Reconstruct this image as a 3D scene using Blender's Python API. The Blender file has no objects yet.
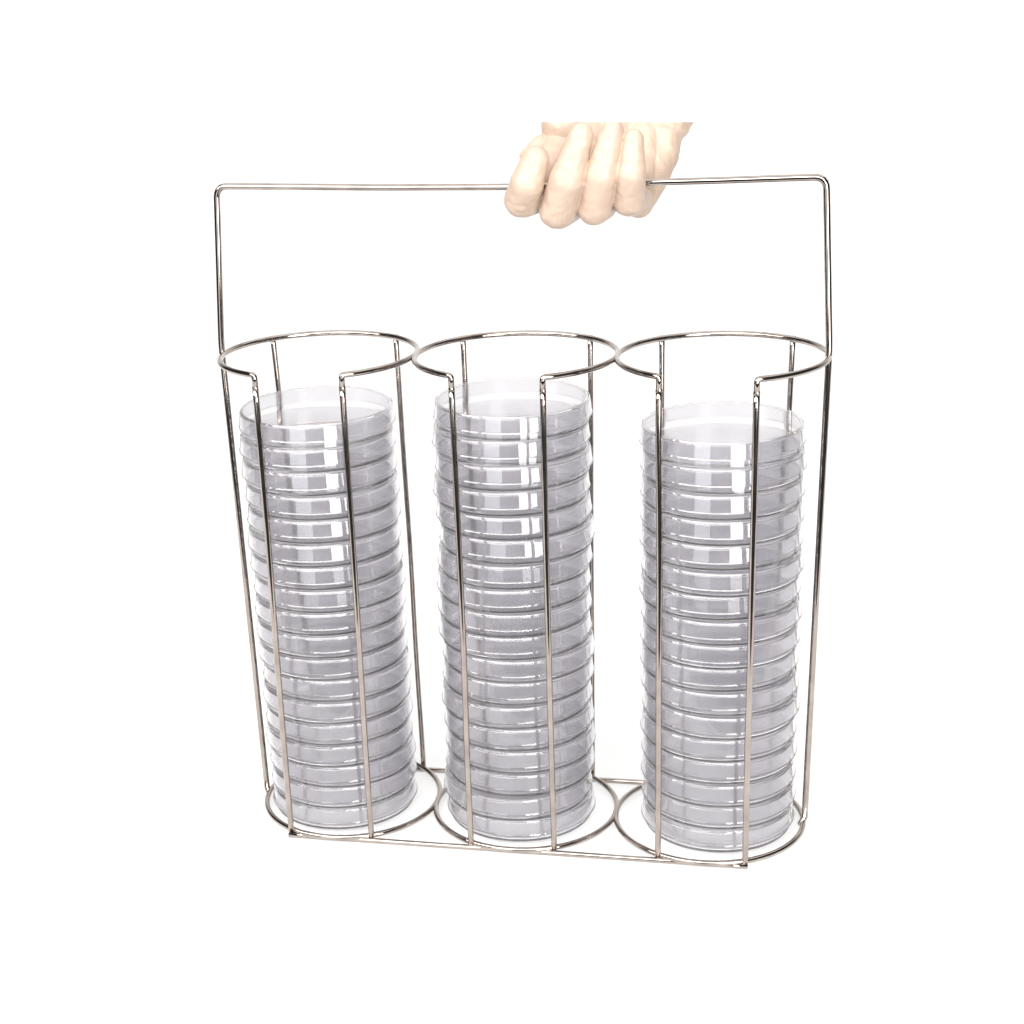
import bpy, bmesh, math, random
from mathutils import Vector, Matrix, noise
C = bpy.context.scene.collection
R = math.radians
sc = bpy.context.scene

# ------------------------------------------------------------------ helpers
def link(name, me, mat=None, parent=None, smooth=True):
    o = bpy.data.objects.new(name, me)
    C.objects.link(o)
    if mat and not me.materials: me.materials.append(mat)
    if smooth:
        for p_ in me.polygons: p_.use_smooth = True
    if parent: o.parent = parent
    return o

def bm_mesh(name, bm):
    me = bpy.data.meshes.new(name)
    bmesh.ops.recalc_face_normals(bm, faces=bm.faces)
    bm.to_mesh(me); bm.free()
    return me

def tag(o, label=None, cat=None, group=None, kind=None):
    if label: o['label'] = label
    if cat: o['category'] = cat
    if group: o['group'] = group
    if kind: o['kind'] = kind

def empty(name, loc):
    o = bpy.data.objects.new(name, None); C.objects.link(o)
    o.location = loc; o.empty_display_size = .01
    return o

def tube(bm, pts, r, seg=16, closed=False, cap=True):
    """sweep a round wire along a polyline (parallel transport)"""
    pts = [Vector(p_) for p_ in pts]; n = len(pts)
    tan = []
    for i in range(n):
        a = pts[(i-1) % n] if (closed or i > 0) else pts[i]
        b = pts[(i+1) % n] if (closed or i < n-1) else pts[i]
        tan.append((b-a).normalized())
    ref = Vector((0, 0, 1)) if abs(tan[0].z) < .9 else Vector((0, 1, 0))
    nrm = (ref - tan[0]*ref.dot(tan[0])).normalized()
    rings = []
    for i in range(n):
        if i: nrm = (nrm - tan[i]*nrm.dot(tan[i])).normalized()
        bi = tan[i].cross(nrm)
        rr = r[i] if isinstance(r, list) else r
        rings.append([bm.verts.new(pts[i] + (nrm*math.cos(t)+bi*math.sin(t))*rr)
                      for t in [2*math.pi*k/seg for k in range(seg)]])
    for i in range(n if closed else n-1):
        a, b = rings[i], rings[(i+1) % n]
        for k in range(seg):
            bm.faces.new((a[k], a[(k+1) % seg], b[(k+1) % seg], b[k]))
    if cap and not closed:
        bm.faces.new(rings[0][::-1]); bm.faces.new(rings[-1])

def rounded(pts, rad, n=7):
    """polyline with its inner corners rounded"""
    pts = [Vector(p_) for p_ in pts]; out = [pts[0]]
    for i in range(1, len(pts)-1):
        a, b, c = pts[i-1], pts[i], pts[i+1]
        d = min(rad, (a-b).length*.45, (c-b).length*.45)
        p0 = b+(a-b).normalized()*d; p2 = b+(c-b).normalized()*d
        for k in range(n+1):
            t = k/n
            out.append(p0*(1-t)**2 + b*2*t*(1-t) + p2*t*t)
    out.append(pts[-1])
    return out

def dense(pts, step=.006, wob=0., seed=0):
    """resample with a barely visible hand-bent waviness"""
    out = []
    for a, b in zip(pts[:-1], pts[1:]):
        a = Vector(a); b = Vector(b); n = max(1, int((b-a).length/step))
        for k in range(n): out.append(a.lerp(b, k/n))
    out.append(Vector(pts[-1]))
    if wob:
        L = len(out)-1
        for i, p_ in enumerate(out):
            f = math.sin(math.pi*i/L)
            out[i] = p_ + noise.noise_vector(p_*9+Vector((seed, 0, 0)))*wob*f
    return out

def lathe(bm, prof, seg=144):
    """closed (r,z) profile round z; points with r=0 are shared. Long runs get holding loops so they stay flat under smooth shading"""
    q_ = []
    for (r0, z0), (r1, z1) in zip(prof, prof[1:]+prof[:1]):
        q_.append((r0, z0)); L = math.hypot(r1-r0, z1-z0)
        if L > .0012:
            for f in (.00012/L, .0003/L, 1-.0003/L, 1-.00012/L):
                rr, zz = r0+(r1-r0)*f, z0+(z1-z0)*f
                if rr > .001: q_.append((rr, zz))
        elif L > .0006:
            for f in (.12, .88): q_.append((r0+(r1-r0)*f, z0+(z1-z0)*f))
    prof = q_
    cols = []
    for k in range(seg):
        t = 2*math.pi*k/seg
        cols.append([None if r_ == 0 else bm.verts.new((r_*math.cos(t), r_*math.sin(t), z_)) for r_, z_ in prof])
    mid = {i: bm.verts.new((0, 0, z_)) for i, (r_, z_) in enumerate(prof) if r_ == 0}
    n = len(prof)
    for k in range(seg):
        a, b = cols[k], cols[(k+1) % seg]
        for i in range(n):
            j = (i+1) % n
            q = [a[i] or mid[i], b[i] or mid[i], b[j] or mid[j], a[j] or mid[j]]
            v = []
            for x in q:
                if x not in v: v.append(x)
            if len(v) >= 3: bm.faces.new(v)

# ------------------------------------------------------------------ materials
def mat(name):
    m = bpy.data.materials.new(name); m.use_nodes = True
    return m, m.node_tree.nodes, m.node_tree.links, m.node_tree.nodes['Principled BSDF']

def steel():
    m, N, L, b = mat('stainless_wire')
    b.inputs['Metallic'].default_value = 1
    tc = N.new('ShaderNodeTexCoord'); nz = N.new('ShaderNodeTexNoise')
    nz.inputs['Scale'].default_value = 90; nz.inputs['Detail'].default_value = 4
    L.new(tc.outputs['Object'], nz.inputs['Vector'])
    cr = N.new('ShaderNodeValToRGB')
    cr.color_ramp.elements[0].position = .3; cr.color_ramp.elements[0].color = (.36, .315, .285, 1)
    cr.color_ramp.elements[1].position = .7; cr.color_ramp.elements[1].color = (.48, .43, .39, 1)
    L.new(nz.outputs['Fac'], cr.inputs['Fac']); L.new(cr.outputs['Color'], b.inputs['Base Color'])
    mr = N.new('ShaderNodeMapRange')
    mr.inputs['To Min'].default_value = .04; mr.inputs['To Max'].default_value = .11
    L.new(nz.outputs['Fac'], mr.inputs['Value']); L.new(mr.outputs['Result'], b.inputs['Roughness'])
    bp = N.new('ShaderNodeBump'); bp.inputs['Strength'].default_value = .05; bp.inputs['Distance'].default_value = .0004
    L.new(nz.outputs['Fac'], bp.inputs['Height']); L.new(bp.outputs['Normal'], b.inputs['Normal'])
    return m

def plastic(name, rough, tint, haze):
    """clear polystyrene: dielectric with a little grey absorption and a trace of surface haze"""
    m, N, L, b = mat(name)
    b.inputs['Base Color'].default_value = (*tint, 1)
    b.inputs['Transmission Weight'].default_value = 1
    b.inputs['IOR'].default_value = 1.59
    b.inputs['Roughness'].default_value = rough
    tc = N.new('ShaderNodeTexCoord'); nz = N.new('ShaderNodeTexNoise')
    nz.inputs['Scale'].default_value = 28; nz.inputs['Detail'].default_value = 2
    L.new(tc.outputs['Object'], nz.inputs['Vector'])
    bp = N.new('ShaderNodeBump'); bp.inputs['Strength'].default_value = .025; bp.inputs['Distance'].default_value = .001
    L.new(nz.outputs['Fac'], bp.inputs['Height']); L.new(bp.outputs['Normal'], b.inputs['Normal'])
    df = N.new('ShaderNodeBsdfDiffuse'); df.inputs['Color'].default_value = (.91, .90, .93, 1)
    mx = N.new('ShaderNodeMixShader')
    n2 = N.new('ShaderNodeTexNoise'); n2.inputs['Scale'].default_value = 45; n2.inputs['Detail'].default_value = 4
    L.new(tc.outputs['Object'], n2.inputs['Vector'])
    mr = N.new('ShaderNodeMapRange'); mr.inputs['To Min'].default_value = haze*.4; mr.inputs['To Max'].default_value = haze*1.6
    L.new(n2.outputs['Fac'], mr.inputs['Value']); L.new(mr.outputs['Result'], mx.inputs['Fac'])
    out = N['Material Output']
    L.new(b.outputs[0], mx.inputs[1]); L.new(df.outputs[0], mx.inputs[2]); L.new(mx.outputs[0], out.inputs['Surface'])
    return m

def latex():
    m, N, L, b = mat('latex_glove')
    b.inputs['Base Color'].default_value = (.90, .76, .60, 1)
    b.inputs['Roughness'].default_value = .42
    b.inputs['Subsurface Weight'].default_value = 0
    b.inputs['Subsurface Radius'].default_value = (1, .6, .4)
    b.inputs['Subsurface Scale'].default_value = .004
    tc = N.new('ShaderNodeTexCoord')
    nz = N.new('ShaderNodeTexNoise'); nz.inputs['Scale'].default_value = 60; nz.inputs['Detail'].default_value = 5
    nz.inputs['Distortion'].default_value = 1.2
    mp = N.new('ShaderNodeMapping'); mp.inputs['Scale'].default_value = (1, 1, 2.2)
    L.new(tc.outputs['Object'], mp.inputs['Vector']); L.new(mp.outputs['Vector'], nz.inputs['Vector'])
    bp = N.new('ShaderNodeBump'); bp.inputs['Strength'].default_value = .35; bp.inputs['Distance'].default_value = .0015
    L.new(nz.outputs['Fac'], bp.inputs['Height']); L.new(bp.outputs['Normal'], b.inputs['Normal'])
    cr = N.new('ShaderNodeValToRGB')
    cr.color_ramp.elements[0].color = (.46, .34, .265, 1); cr.color_ramp.elements[1].color = (.57, .45, .36, 1)
    L.new(nz.outputs['Fac'], cr.inputs['Fac']); L.new(cr.outputs['Color'], b.inputs['Base Color'])
    return m

def paper():
    m, N, L, b = mat('white_sweep')
    tc = N.new('ShaderNodeTexCoord'); nz = N.new('ShaderNodeTexNoise')
    nz.inputs['Scale'].default_value = 3
    L.new(tc.outputs['Object'], nz.inputs['Vector'])
    cr = N.new('ShaderNodeValToRGB')
    cr.color_ramp.elements[0].color = (.84, .84, .84, 1); cr.color_ramp.elements[1].color = (.88, .88, .88, 1)
    L.new(nz.outputs['Fac'], cr.inputs['Fac']); L.new(cr.outputs['Color'], b.inputs['Base Color'])
    b.inputs['Roughness'].default_value = .9
    b.inputs['Specular IOR Level'].default_value = .05
    tr = N.new('ShaderNodeBsdfTranslucent'); tr.inputs['Color'].default_value = (.9, .9, .9, 1)
    mx = N.new('ShaderNodeMixShader'); mx.inputs['Fac'].default_value = .5
    L.new(b.outputs[0], mx.inputs[1]); L.new(tr.outputs[0], mx.inputs[2])
    L.new(mx.outputs[0], N['Material Output'].inputs['Surface'])
    return m

STEEL, PAPER, LATEX = steel(), paper(), latex()
LIDM, BASEM = plastic('clear_lid_plastic', .02, (.918, .914, .934), .06), plastic('clear_base_plastic', .015, (.918, .914, .934), .06)

SLANT = .5
# ------------------------------------------------------------------ setting: white sweep
SZ = -.0024
prof = [(-.42, 0), (.9, 0)]
for k in range(1, 49):
    a = k/48*math.pi/2
    prof.append((.9+.5*math.sin(a), .5-.5*math.cos(a)))
prof.append((1.4, 2.2))
bm = bmesh.new(); ta, tb = [], []
for y, z in prof:
    hw = 2.6 if y >= .9 else .55            # the sheet narrows towards the front edge
    sl = SLANT*hw/1.6 if y < 0 else 0
    ta.append(bm.verts.new((-hw, y - sl, z+SZ))); tb.append(bm.verts.new((hw, y + sl, z+SZ)))
for i in range(len(prof)-1):
    bm.faces.new((ta[i], tb[i], tb[i+1], ta[i+1]))
bd = link('backdrop', bm_mesh('white_backdrop', bm), PAPER, smooth=False)   # a translucent sheet of sweep material
tag(bd, kind='structure')

# ------------------------------------------------------------------ wire rack
W = .0017                                     # wire radius
H = .2909
AX, AY, CY = .0583, .0563, .0035               # top rings
BXS, BY = (.0560, .0572, .0572), .0570                          # bottom rings
TCX = [-.1166, .0009, .1176]
BCX = [-.1133, 0, .1147]
rack = empty('wire_rack', (0, 0, 0))
tag(rack, 'stainless steel wire carrier with three round open-fronted cells and a tall bail handle', 'rack')

def ell(cx, cy, ax, ay, z, t): return Vector((cx+ax*math.sin(t), cy-ay*math.cos(t), z))   # t=0 is the front

FT = [(-.0230, .0275), (-.0274, .0238), (-.0302, .0218)]      # front post offsets, top
FB = [(-.0266, .0254), (-.0249, .0261), (-.0262, .0249)]
BT = .0376
BTT = [(-.0415, .0352), (-.0398, .0368), (-.0376, .0376)]     # back post offsets, top
def front_y(cx, cy, ax, ay, dx): return cy-ay*math.sqrt(1-(dx/ax)**2)

for i in range(3):
    cx, bx, BX = TCX[i], BCX[i], BXS[i]
    tl, tr = math.asin(FT[i][0]/AX), math.asin(FT[i][1]/AX)
    n = 72
    arc = [ell(cx, CY, AX, AY, H, tr+(2*math.pi+tl-tr)*k/n) for k in range(n+1)]
    # both ends turn down over a tight bend into the front posts
    pts = [arc[0]-Vector((0, 0, .0075))] + arc + [arc[-1]-Vector((0, 0, .0075))]
    pts = rounded(pts[:2]+[pts[2]], .0022)[:-1] + pts[2:-2] + rounded([pts[-3], pts[-2], pts[-1]], .0022)[1:]
    bm = bmesh.new(); tube(bm, pts, W)
    link('top_ring', bm_mesh('top_ring', bm), STEEL, rack)
    bm = bmesh.new()
    tube(bm, [ell(bx, 0, BX, BY, W, 2*math.pi*k/80) for k in range(80)], W, closed=True)
    link('bottom_ring', bm_mesh('bottom_ring', bm), STEEL, rack)
    # front posts
    for s in (0, 1):
        dxt, dxb = FT[i][s], FB[i][s]
        a = Vector((cx+dxt, front_y(cx, CY, AX, AY, dxt), H-.0075))
        b = Vector((bx+dxb, front_y(bx, 0, BX, BY, dxb)-W*.9, -.0003))
        if i == 2 and s == 1: b = b + (b-a).normalized()*.0015
        bm = bmesh.new(); tube(bm, dense([a+Vector((0, 0, .0004)), b], .008, .0008, i*7+s), W*1.06)
        link('front_post', bm_mesh('front_post', bm), STEEL, rack)
        # small weld bead where the ring end meets the post
        bm = bmesh.new()
        bmesh.ops.create_uvsphere(bm, u_segments=16, v_segments=10, radius=W*1.13)
        for v in bm.verts:
            v.co = Vector((v.co.x, v.co.y, v.co.z*1.3)) * (1+.12*noise.noise(v.co*900+Vector((i, s, 0)))) + a
        link('weld_bead', bm_mesh('weld_bead', bm), STEEL, rack)
    # back posts
    for s in (-1, 1):
        dx, dt = BT*s, BTT[i][(s+1)//2]
        a = Vector((cx+dt, 2*CY-front_y(cx, CY, AX, AY, dt)+W*1.6, H+W*.6))
        b = Vector((bx+dx*.96, -front_y(bx, 0, BX, BY, dx*.96)+W*1.6, 0))
        bm = bmesh.new(); tube(bm, dense([a, b], .008, .0008, 30+i*7+s), W)
        link('back_post', bm_mesh('back_post', bm), STEEL, rack)

# bail handle: one wire from the foot of the left end, over the top, to the foot of the right end
hp = [(-.1722, CY-.003, W*2), (-.1764, CY, H-.004), (-.1764, CY, H+.006), (-.1704, CY, .3884)]
hp += [(-.0737, CY, .3861), (-.0024, CY, .3852), (.0228, CY, .3853), (.0749, CY, .3863), (.1151, CY, .3867)]
hp += [(.1708, CY, .3876), (.1758, CY, H+.006), (.1758, CY, H-.004), (.1726, CY+.001, W*2)]
core = rounded([Vector(q) for q in hp], .0065, 6)
# hooked feet tucked round the bottom rings
core = [Vector((-.1696, -.004, W*.6))] + core + [Vector((.1702, -.001, W*.6))]
bm = bmesh.new(); tube(bm, dense(core, .012), W*1.12)
link('handle', bm_mesh('handle', bm), STEEL, rack)

# two straight rails under the bottom rings, tangent at front and back
for y0, y1, x0, x1 in ((-.0538, -.0538, -.1408, .1412), (.0450, .0450, -.1515, .1530)):
    bm = bmesh.new(); tube(bm, dense([(x0, y0, -.0005), (x1, y1, -.0005)], .01), W)
    link('base_rail', bm_mesh('base_rail', bm), STEEL, rack)

# ------------------------------------------------------------------ petri dishes
def base_prof(r=.0441, h=.0132, t=.0011):
    e = .00035; d = -.0007                     # walls flare towards the floor, shaped to carry on the reflected light strip
    return [(0, 0), (r-d-e*2.2, 0), (r-d-e*.6, e*.6), (r-d, e*2), (r, h-e), (r-e, h), (r-t+e, h), (r-t, h-e),
            (r-t-d, t+.0012), (r-t-d-.0003, t+.0004), (r-t-d-.0011, t), (0, t)]
def lid_prof(ro=.0464, h=.0100, t=.0010):
    d = .00085                                # the rim flares downwards and ends in a small lip
    return [(0, h-t), (ro-d-t-.0010, h-t), (ro-d-t-.0004, h-t-.0004), (ro-d-t, h-t-.0012), (ro-t, .0006), (ro-t+.0003, 0), (ro+.0001, 0),
            (ro+.00042, .0002), (ro, .0010), (ro-d, h-.0011), (ro-d-.00045, h-.0003), (ro-d-.0009, h), (ro-d-.0022, h), (0, h-.00015)]
bm = bmesh.new(); lathe(bm, base_prof()); BASE = bm_mesh('dish_base', bm)
bm = bmesh.new(); lathe(bm, lid_prof()); LID = bm_mesh('dish_lid', bm)

ORD = ['top', 'second', 'third', 'fourth', 'fifth', 'sixth', 'seventh', 'eighth', 'ninth', 'tenth', 'eleventh', 'twelfth',
       'thirteenth', 'fourteenth', 'fifteenth', 'sixteenth', 'seventeenth', 'eighteenth', 'nineteenth']
WHERE = ['left', 'middle', 'right']
proto = empty('petri_dish', (0, 0, 0))
pb = link('base', BASE, BASEM, proto)
pl = link('lid', LID, LIDM, proto); pl.location.z = .0132+.0001-(.0100-.0010)
random.seed(11)
PITCH = .01456
stacks = [   # bottom centre, top centre, count, jitter of each dish, pitch
    ((-.1183, -.0010), (-.1188, -.0030), 18, .0007, .01455),
    ((-.0030, .0000), (-.0040, .0125), 18, .0015, .01468),
    ((.1197, .0035), (.1189, -.0020), 17, .0010, .01500)]
first = True
for si, (b, t, n, jit, pitch) in enumerate(stacks):
    for k in range(n):
        f = k/(n-1)
        o = proto if first else proto.copy()
        if not first:
            C.objects.link(o)
            for ch in (pb, pl):
                c = ch.copy(); C.objects.link(c); c.parent = o
        first = False
        last = k == n-1
        j = jit*(.4 if last or k == 0 else 1)
        o.location = (b[0]+(t[0]-b[0])*f+random.uniform(-j, j), b[1]+(t[1]-b[1])*f+random.uniform(-j, j), .0002+pitch*k)
        tj = (.004, .008, .006)[si]
        o.rotation_euler = (random.uniform(-tj, tj), random.uniform(-tj, tj), random.uniform(0, 6.28))
        r_ = ORD[n-1-k]
        if last: lab = 'clear plastic petri dish at the very top of the %s stack' % WHERE[si]
        elif k == 0: lab = 'clear plastic petri dish at the very bottom of the %s stack' % WHERE[si]
        else: lab = 'clear plastic petri dish, %s from the top of the %s stack' % (r_, WHERE[si])
        tag(o, lab, 'petri dish', 'petri dishes stacked in the wire carrier')
        for c in C.objects:
            if c.parent is o and c.data is LID:
                c.location.x = random.uniform(-.0003, .0003); c.location.y = random.uniform(-.0003, .0003)
                c.location.z = pl.location.z + (pitch-.01448 if pitch < .0146 else .0003)
                c.rotation_euler.x = random.uniform(-.004, .004)

# ------------------------------------------------------------------ gloved hand
def capsule(bm, a, b, ra, rb, seg=28, hemi=8):
    """tapered round-ended limb segment"""
    a, b = Vector(a), Vector(b); d = (b-a); L = d.length; d.normalize()
    ref = Vector((1, 0, 0)) if abs(d.x) < .8 else Vector((0, 0, 1))
    u = (ref-d*ref.dot(d)).normalized(); w = d.cross(u)
    rings = []
    st = [(-ra*math.cos(q), ra*math.sin(q)) for q in [math.pi/2*(k+.3)/hemi for k in range(hemi)]]
    st += [(0, ra), (L, rb)]
    st += [(L+rb*math.sin(q), rb*math.cos(q)) for q in [math.pi/2*(k+.7)/hemi for k in range(hemi)]]
    for x, r_ in st:
        rings.append([bm.verts.new(a+d*x+(u*math.cos(t)+w*math.sin(t))*r_) for t in [2*math.pi*k/seg for k in range(seg)]])
    for p_, q in zip(rings[:-1], rings[1:]):
        for k in range(seg): bm.faces.new((p_[k], p_[(k+1) % seg], q[(k+1) % seg], q[k]))
    bm.faces.new(rings[0][::-1]); bm.faces.new(rings[-1])

def chain(bm, pts, rs):
    for (a, b), (ra, rb) in zip(zip(pts[:-1], pts[1:]), zip(rs[:-1], rs[1:])): capsule(bm, a, b, ra, rb)

hb = bmesh.new()
F = {
 'little': ([(.0250, .034, .4040), (.0140, .012, .3795), (.0084, -.0050, .3795), (.0130, -.0140, .3895), (.0176, -.0135, .4015)],
            [.0110, .0100, .0099, .0092, .0076]),
 'ring': ([(.0400, .036, .4080), (.0300, .014, .3730), (.0282, -.0050, .3736), (.0350, -.0155, .3910), (.0430, -.0145, .4140)],
          [.0116, .0102, .0104, .0094, .0064]),
 'middle': ([(.0545, .038, .4080), (.0490, .014, .3740), (.0482, -.0050, .3747), (.0537, -.0155, .3930), (.0594, -.0145, .4160)],
            [.0116, .0098, .0096, .0087, .0062]),
 'index': ([(.0700, .037, .4050), (.0690, .014, .3770), (.0670, -.0045, .3782), (.0693, -.0145, .3930), (.0704, -.0125, .4110)],
           [.0112, .0094, .0088, .0079, .0056]),
 'thumb': ([(.0800, .052, .4200), (.0790, .038, .3980), (.0745, .026, .3840), (.0700, .018, .3730)],
           [.0150, .0115, .0098, .0080]),
}
for k, (p_, r_) in F.items(): chain(hb, p_, r_)
# palm: metacarpals fanning from the wrist down to the knuckles, and the two pads
wr = [(.054, .062, .445), (.066, .064, .447), (.078, .066, .447), (.090, .066, .445)]
chain(hb, [wr[0], (.0260, .038, .4075)], [.018, .0130])
chain(hb, [wr[1], (.0405, .040, .4090)], [.018, .0125])
chain(hb, [wr[2], (.0550, .042, .4090)], [.018, .0125])
chain(hb, [wr[3], (.0705, .043, .4060)], [.018, .0125])
chain(hb, [(.0900, .062, .4400), (.0815, .046, .4140)], [.019, .0145])     # thumb pad
chain(hb, [(.0500, .056, .4400), (.0270, .037, .4130)], [.019, .0138])     # heel pad
chain(hb, [(.0600, .052, .4350), (.0560, .044, .4150)], [.018, .0140])
chain(hb, [(.0140, .030, .4050), (.0050, .026, .3990)], [.0050, .0030])     # loose fold of latex beside the little finger
chain(hb, [(.0760, .036, .3900), (.0800, .030, .3835)], [.0040, .0026])     # and one at the thumb
chain(hb, [(.0850, .062, .4320), (.0760, .044, .4020), (.0745, .036, .3900)], [.0150, .0125, .0110])
# forearm continuing up and to the right
chain(hb, [(.074, .062, .446), (.092, .072, .480)], [.026, .028])
hm = bm_mesh('hand_rough', hb)
ho = link('gloved_hand', hm, None)
md = ho.modifiers.new('r', 'REMESH'); md.mode = 'VOXEL'; md.voxel_size = .00045; md.adaptivity = 0
ms = ho.modifiers.new('s', 'SMOOTH'); ms.factor = .5; ms.iterations = 3
dg = bpy.context.evaluated_depsgraph_get(); dg.update()
nm = bpy.data.meshes.new_from_object(ho.evaluated_get(dg))
ho.modifiers.clear(); nm.name = 'gloved_hand'
bm = bmesh.new(); bm.from_mesh(nm)
bm.normal_update()
# loose latex: folds and wrinkles, strongest over the palm and at finger joints
for v in bm.verts:
    p_ = v.co
    q = Vector((p_.x*70+p_.z*30, p_.y*60, p_.z*55-p_.x*20))
    f = abs(noise.noise(q))
    g = noise.noise(p_*240)
    palm = min(1, max(0, (p_.y-.012)/.02))
    amp = .0004+.0013*palm
    v.co = p_ + v.normal*((.25-f)*amp + g*.00030)
# the glove ends where the arm leaves the picture
a, b_, c_ = Vector((.0129, -.03, .4232)), Vector((.1065, -.03, .4209)), Vector((-.003, .06, .4138))
nn = (b_-a).cross(c_-a).normalized()
if nn.z < 0: nn = -nn
geom = bm.verts[:]+bm.edges[:]+bm.faces[:]
res = bmesh.ops.bisect_plane(bm, geom=geom, plane_co=a, plane_no=nn, clear_outer=True)
ed = [e for e in res['geom_cut'] if isinstance(e, bmesh.types.BMEdge)]
bmesh.ops.holes_fill(bm, edges=ed, sides=0)
bm.to_mesh(nm); bm.free()
nm.materials.clear(); nm.materials.append(LATEX)
for p_ in nm.polygons: p_.use_smooth = True
ho.data = nm
tag(ho, 'hand in a cream latex glove gripping the carrier handle just right of its middle', 'hand')

# ------------------------------------------------------------------ lights
def area(name, loc, target, sx, sy, power, col=(1, 1, 1)):
    l = bpy.data.lights.new(name, 'AREA'); l.shape = 'RECTANGLE'; l.size = sx; l.size_y = sy
    l.energy = power; l.color = col
    o = bpy.data.objects.new(name, l); C.objects.link(o)
    o.location = loc
    o.rotation_euler = (Vector(target)-Vector(loc)).to_track_quat('-Z', 'Y').to_euler()
    return o
area('overhead_softbox', (0, .35, 1.75), (0, .25, 0), 2.4, 2.0, 22, (1, .985, .97))
area('added_under_lamp', (-.1, .50, -.75), (-.1, .50, 0), 2.8, 1.8, 34)  # added below the sheet so it glows white and drowns shadows
area('added_backdrop_lamp', (-.2, 2.0, .2), (-.2, 1.3, .15), 2.8, 1.2, 25)  # added, shines through the upright sheet to keep it white
area('window_light', (.72, -1.08, .31), (0, 0, .18), .60, .64, 14, (1, .98, .96))
area('added_left_lamp', (-.38, -1.18, .31), (0, 0, .18), .50, .64, 2.2, (.95, .97, 1))  # added lamp, no window here; gives the dishes a fainter second strip
area('front_softbox', (-.25, -1.0, 1.05), (0, 0, .2), 3.0, .6, 52, (1, .955, .92))

w = bpy.data.worlds.new('World'); sc.world = w; w.use_nodes = True
w.node_tree.nodes['Background'].inputs['Color'].default_value = (.95, .96, 1, 1)
w.node_tree.nodes['Background'].inputs['Strength'].default_value = .06

# ------------------------------------------------------------------ camera
cp = (.175661, -.956753, .519822); yaw, pit, roll, f = .241139, .385106, .051355, 1725.29
ppx, ppy = -86.484557, 116.323746
rt = Vector((math.cos(yaw), math.sin(yaw), 0)); fy = Vector((-math.sin(yaw), math.cos(yaw), 0)); up = Vector((0, 0, 1))
fw = fy*math.cos(pit) - up*math.sin(pit); uu = fy*math.sin(pit) + up*math.cos(pit)
r2 = rt*math.cos(roll) - uu*math.sin(roll); u2 = rt*math.sin(roll) + uu*math.cos(roll)
cd = bpy.data.cameras.new('camera'); cam = bpy.data.objects.new('camera', cd); C.objects.link(cam)
m = Matrix((r2, u2, -fw)).transposed().to_4x4(); m.translation = Vector(cp)
cam.matrix_world = m
cd.sensor_width = 36; cd.lens = f/1024*36
cd.shift_x = -ppx/1024; cd.shift_y = ppy/1024
cd.clip_start = .01; cd.clip_end = 50
sc.camera = cam

sc.view_settings.view_transform = 'Standard'; sc.view_settings.look = 'None'
sc.view_settings.exposure = 0; sc.view_settings.gamma = 1
cy = sc.cycles
cy.max_bounces = 48; cy.transmission_bounces = 48; cy.glossy_bounces = 16; cy.diffuse_bounces = 3
cy.sample_clamp_indirect = 6
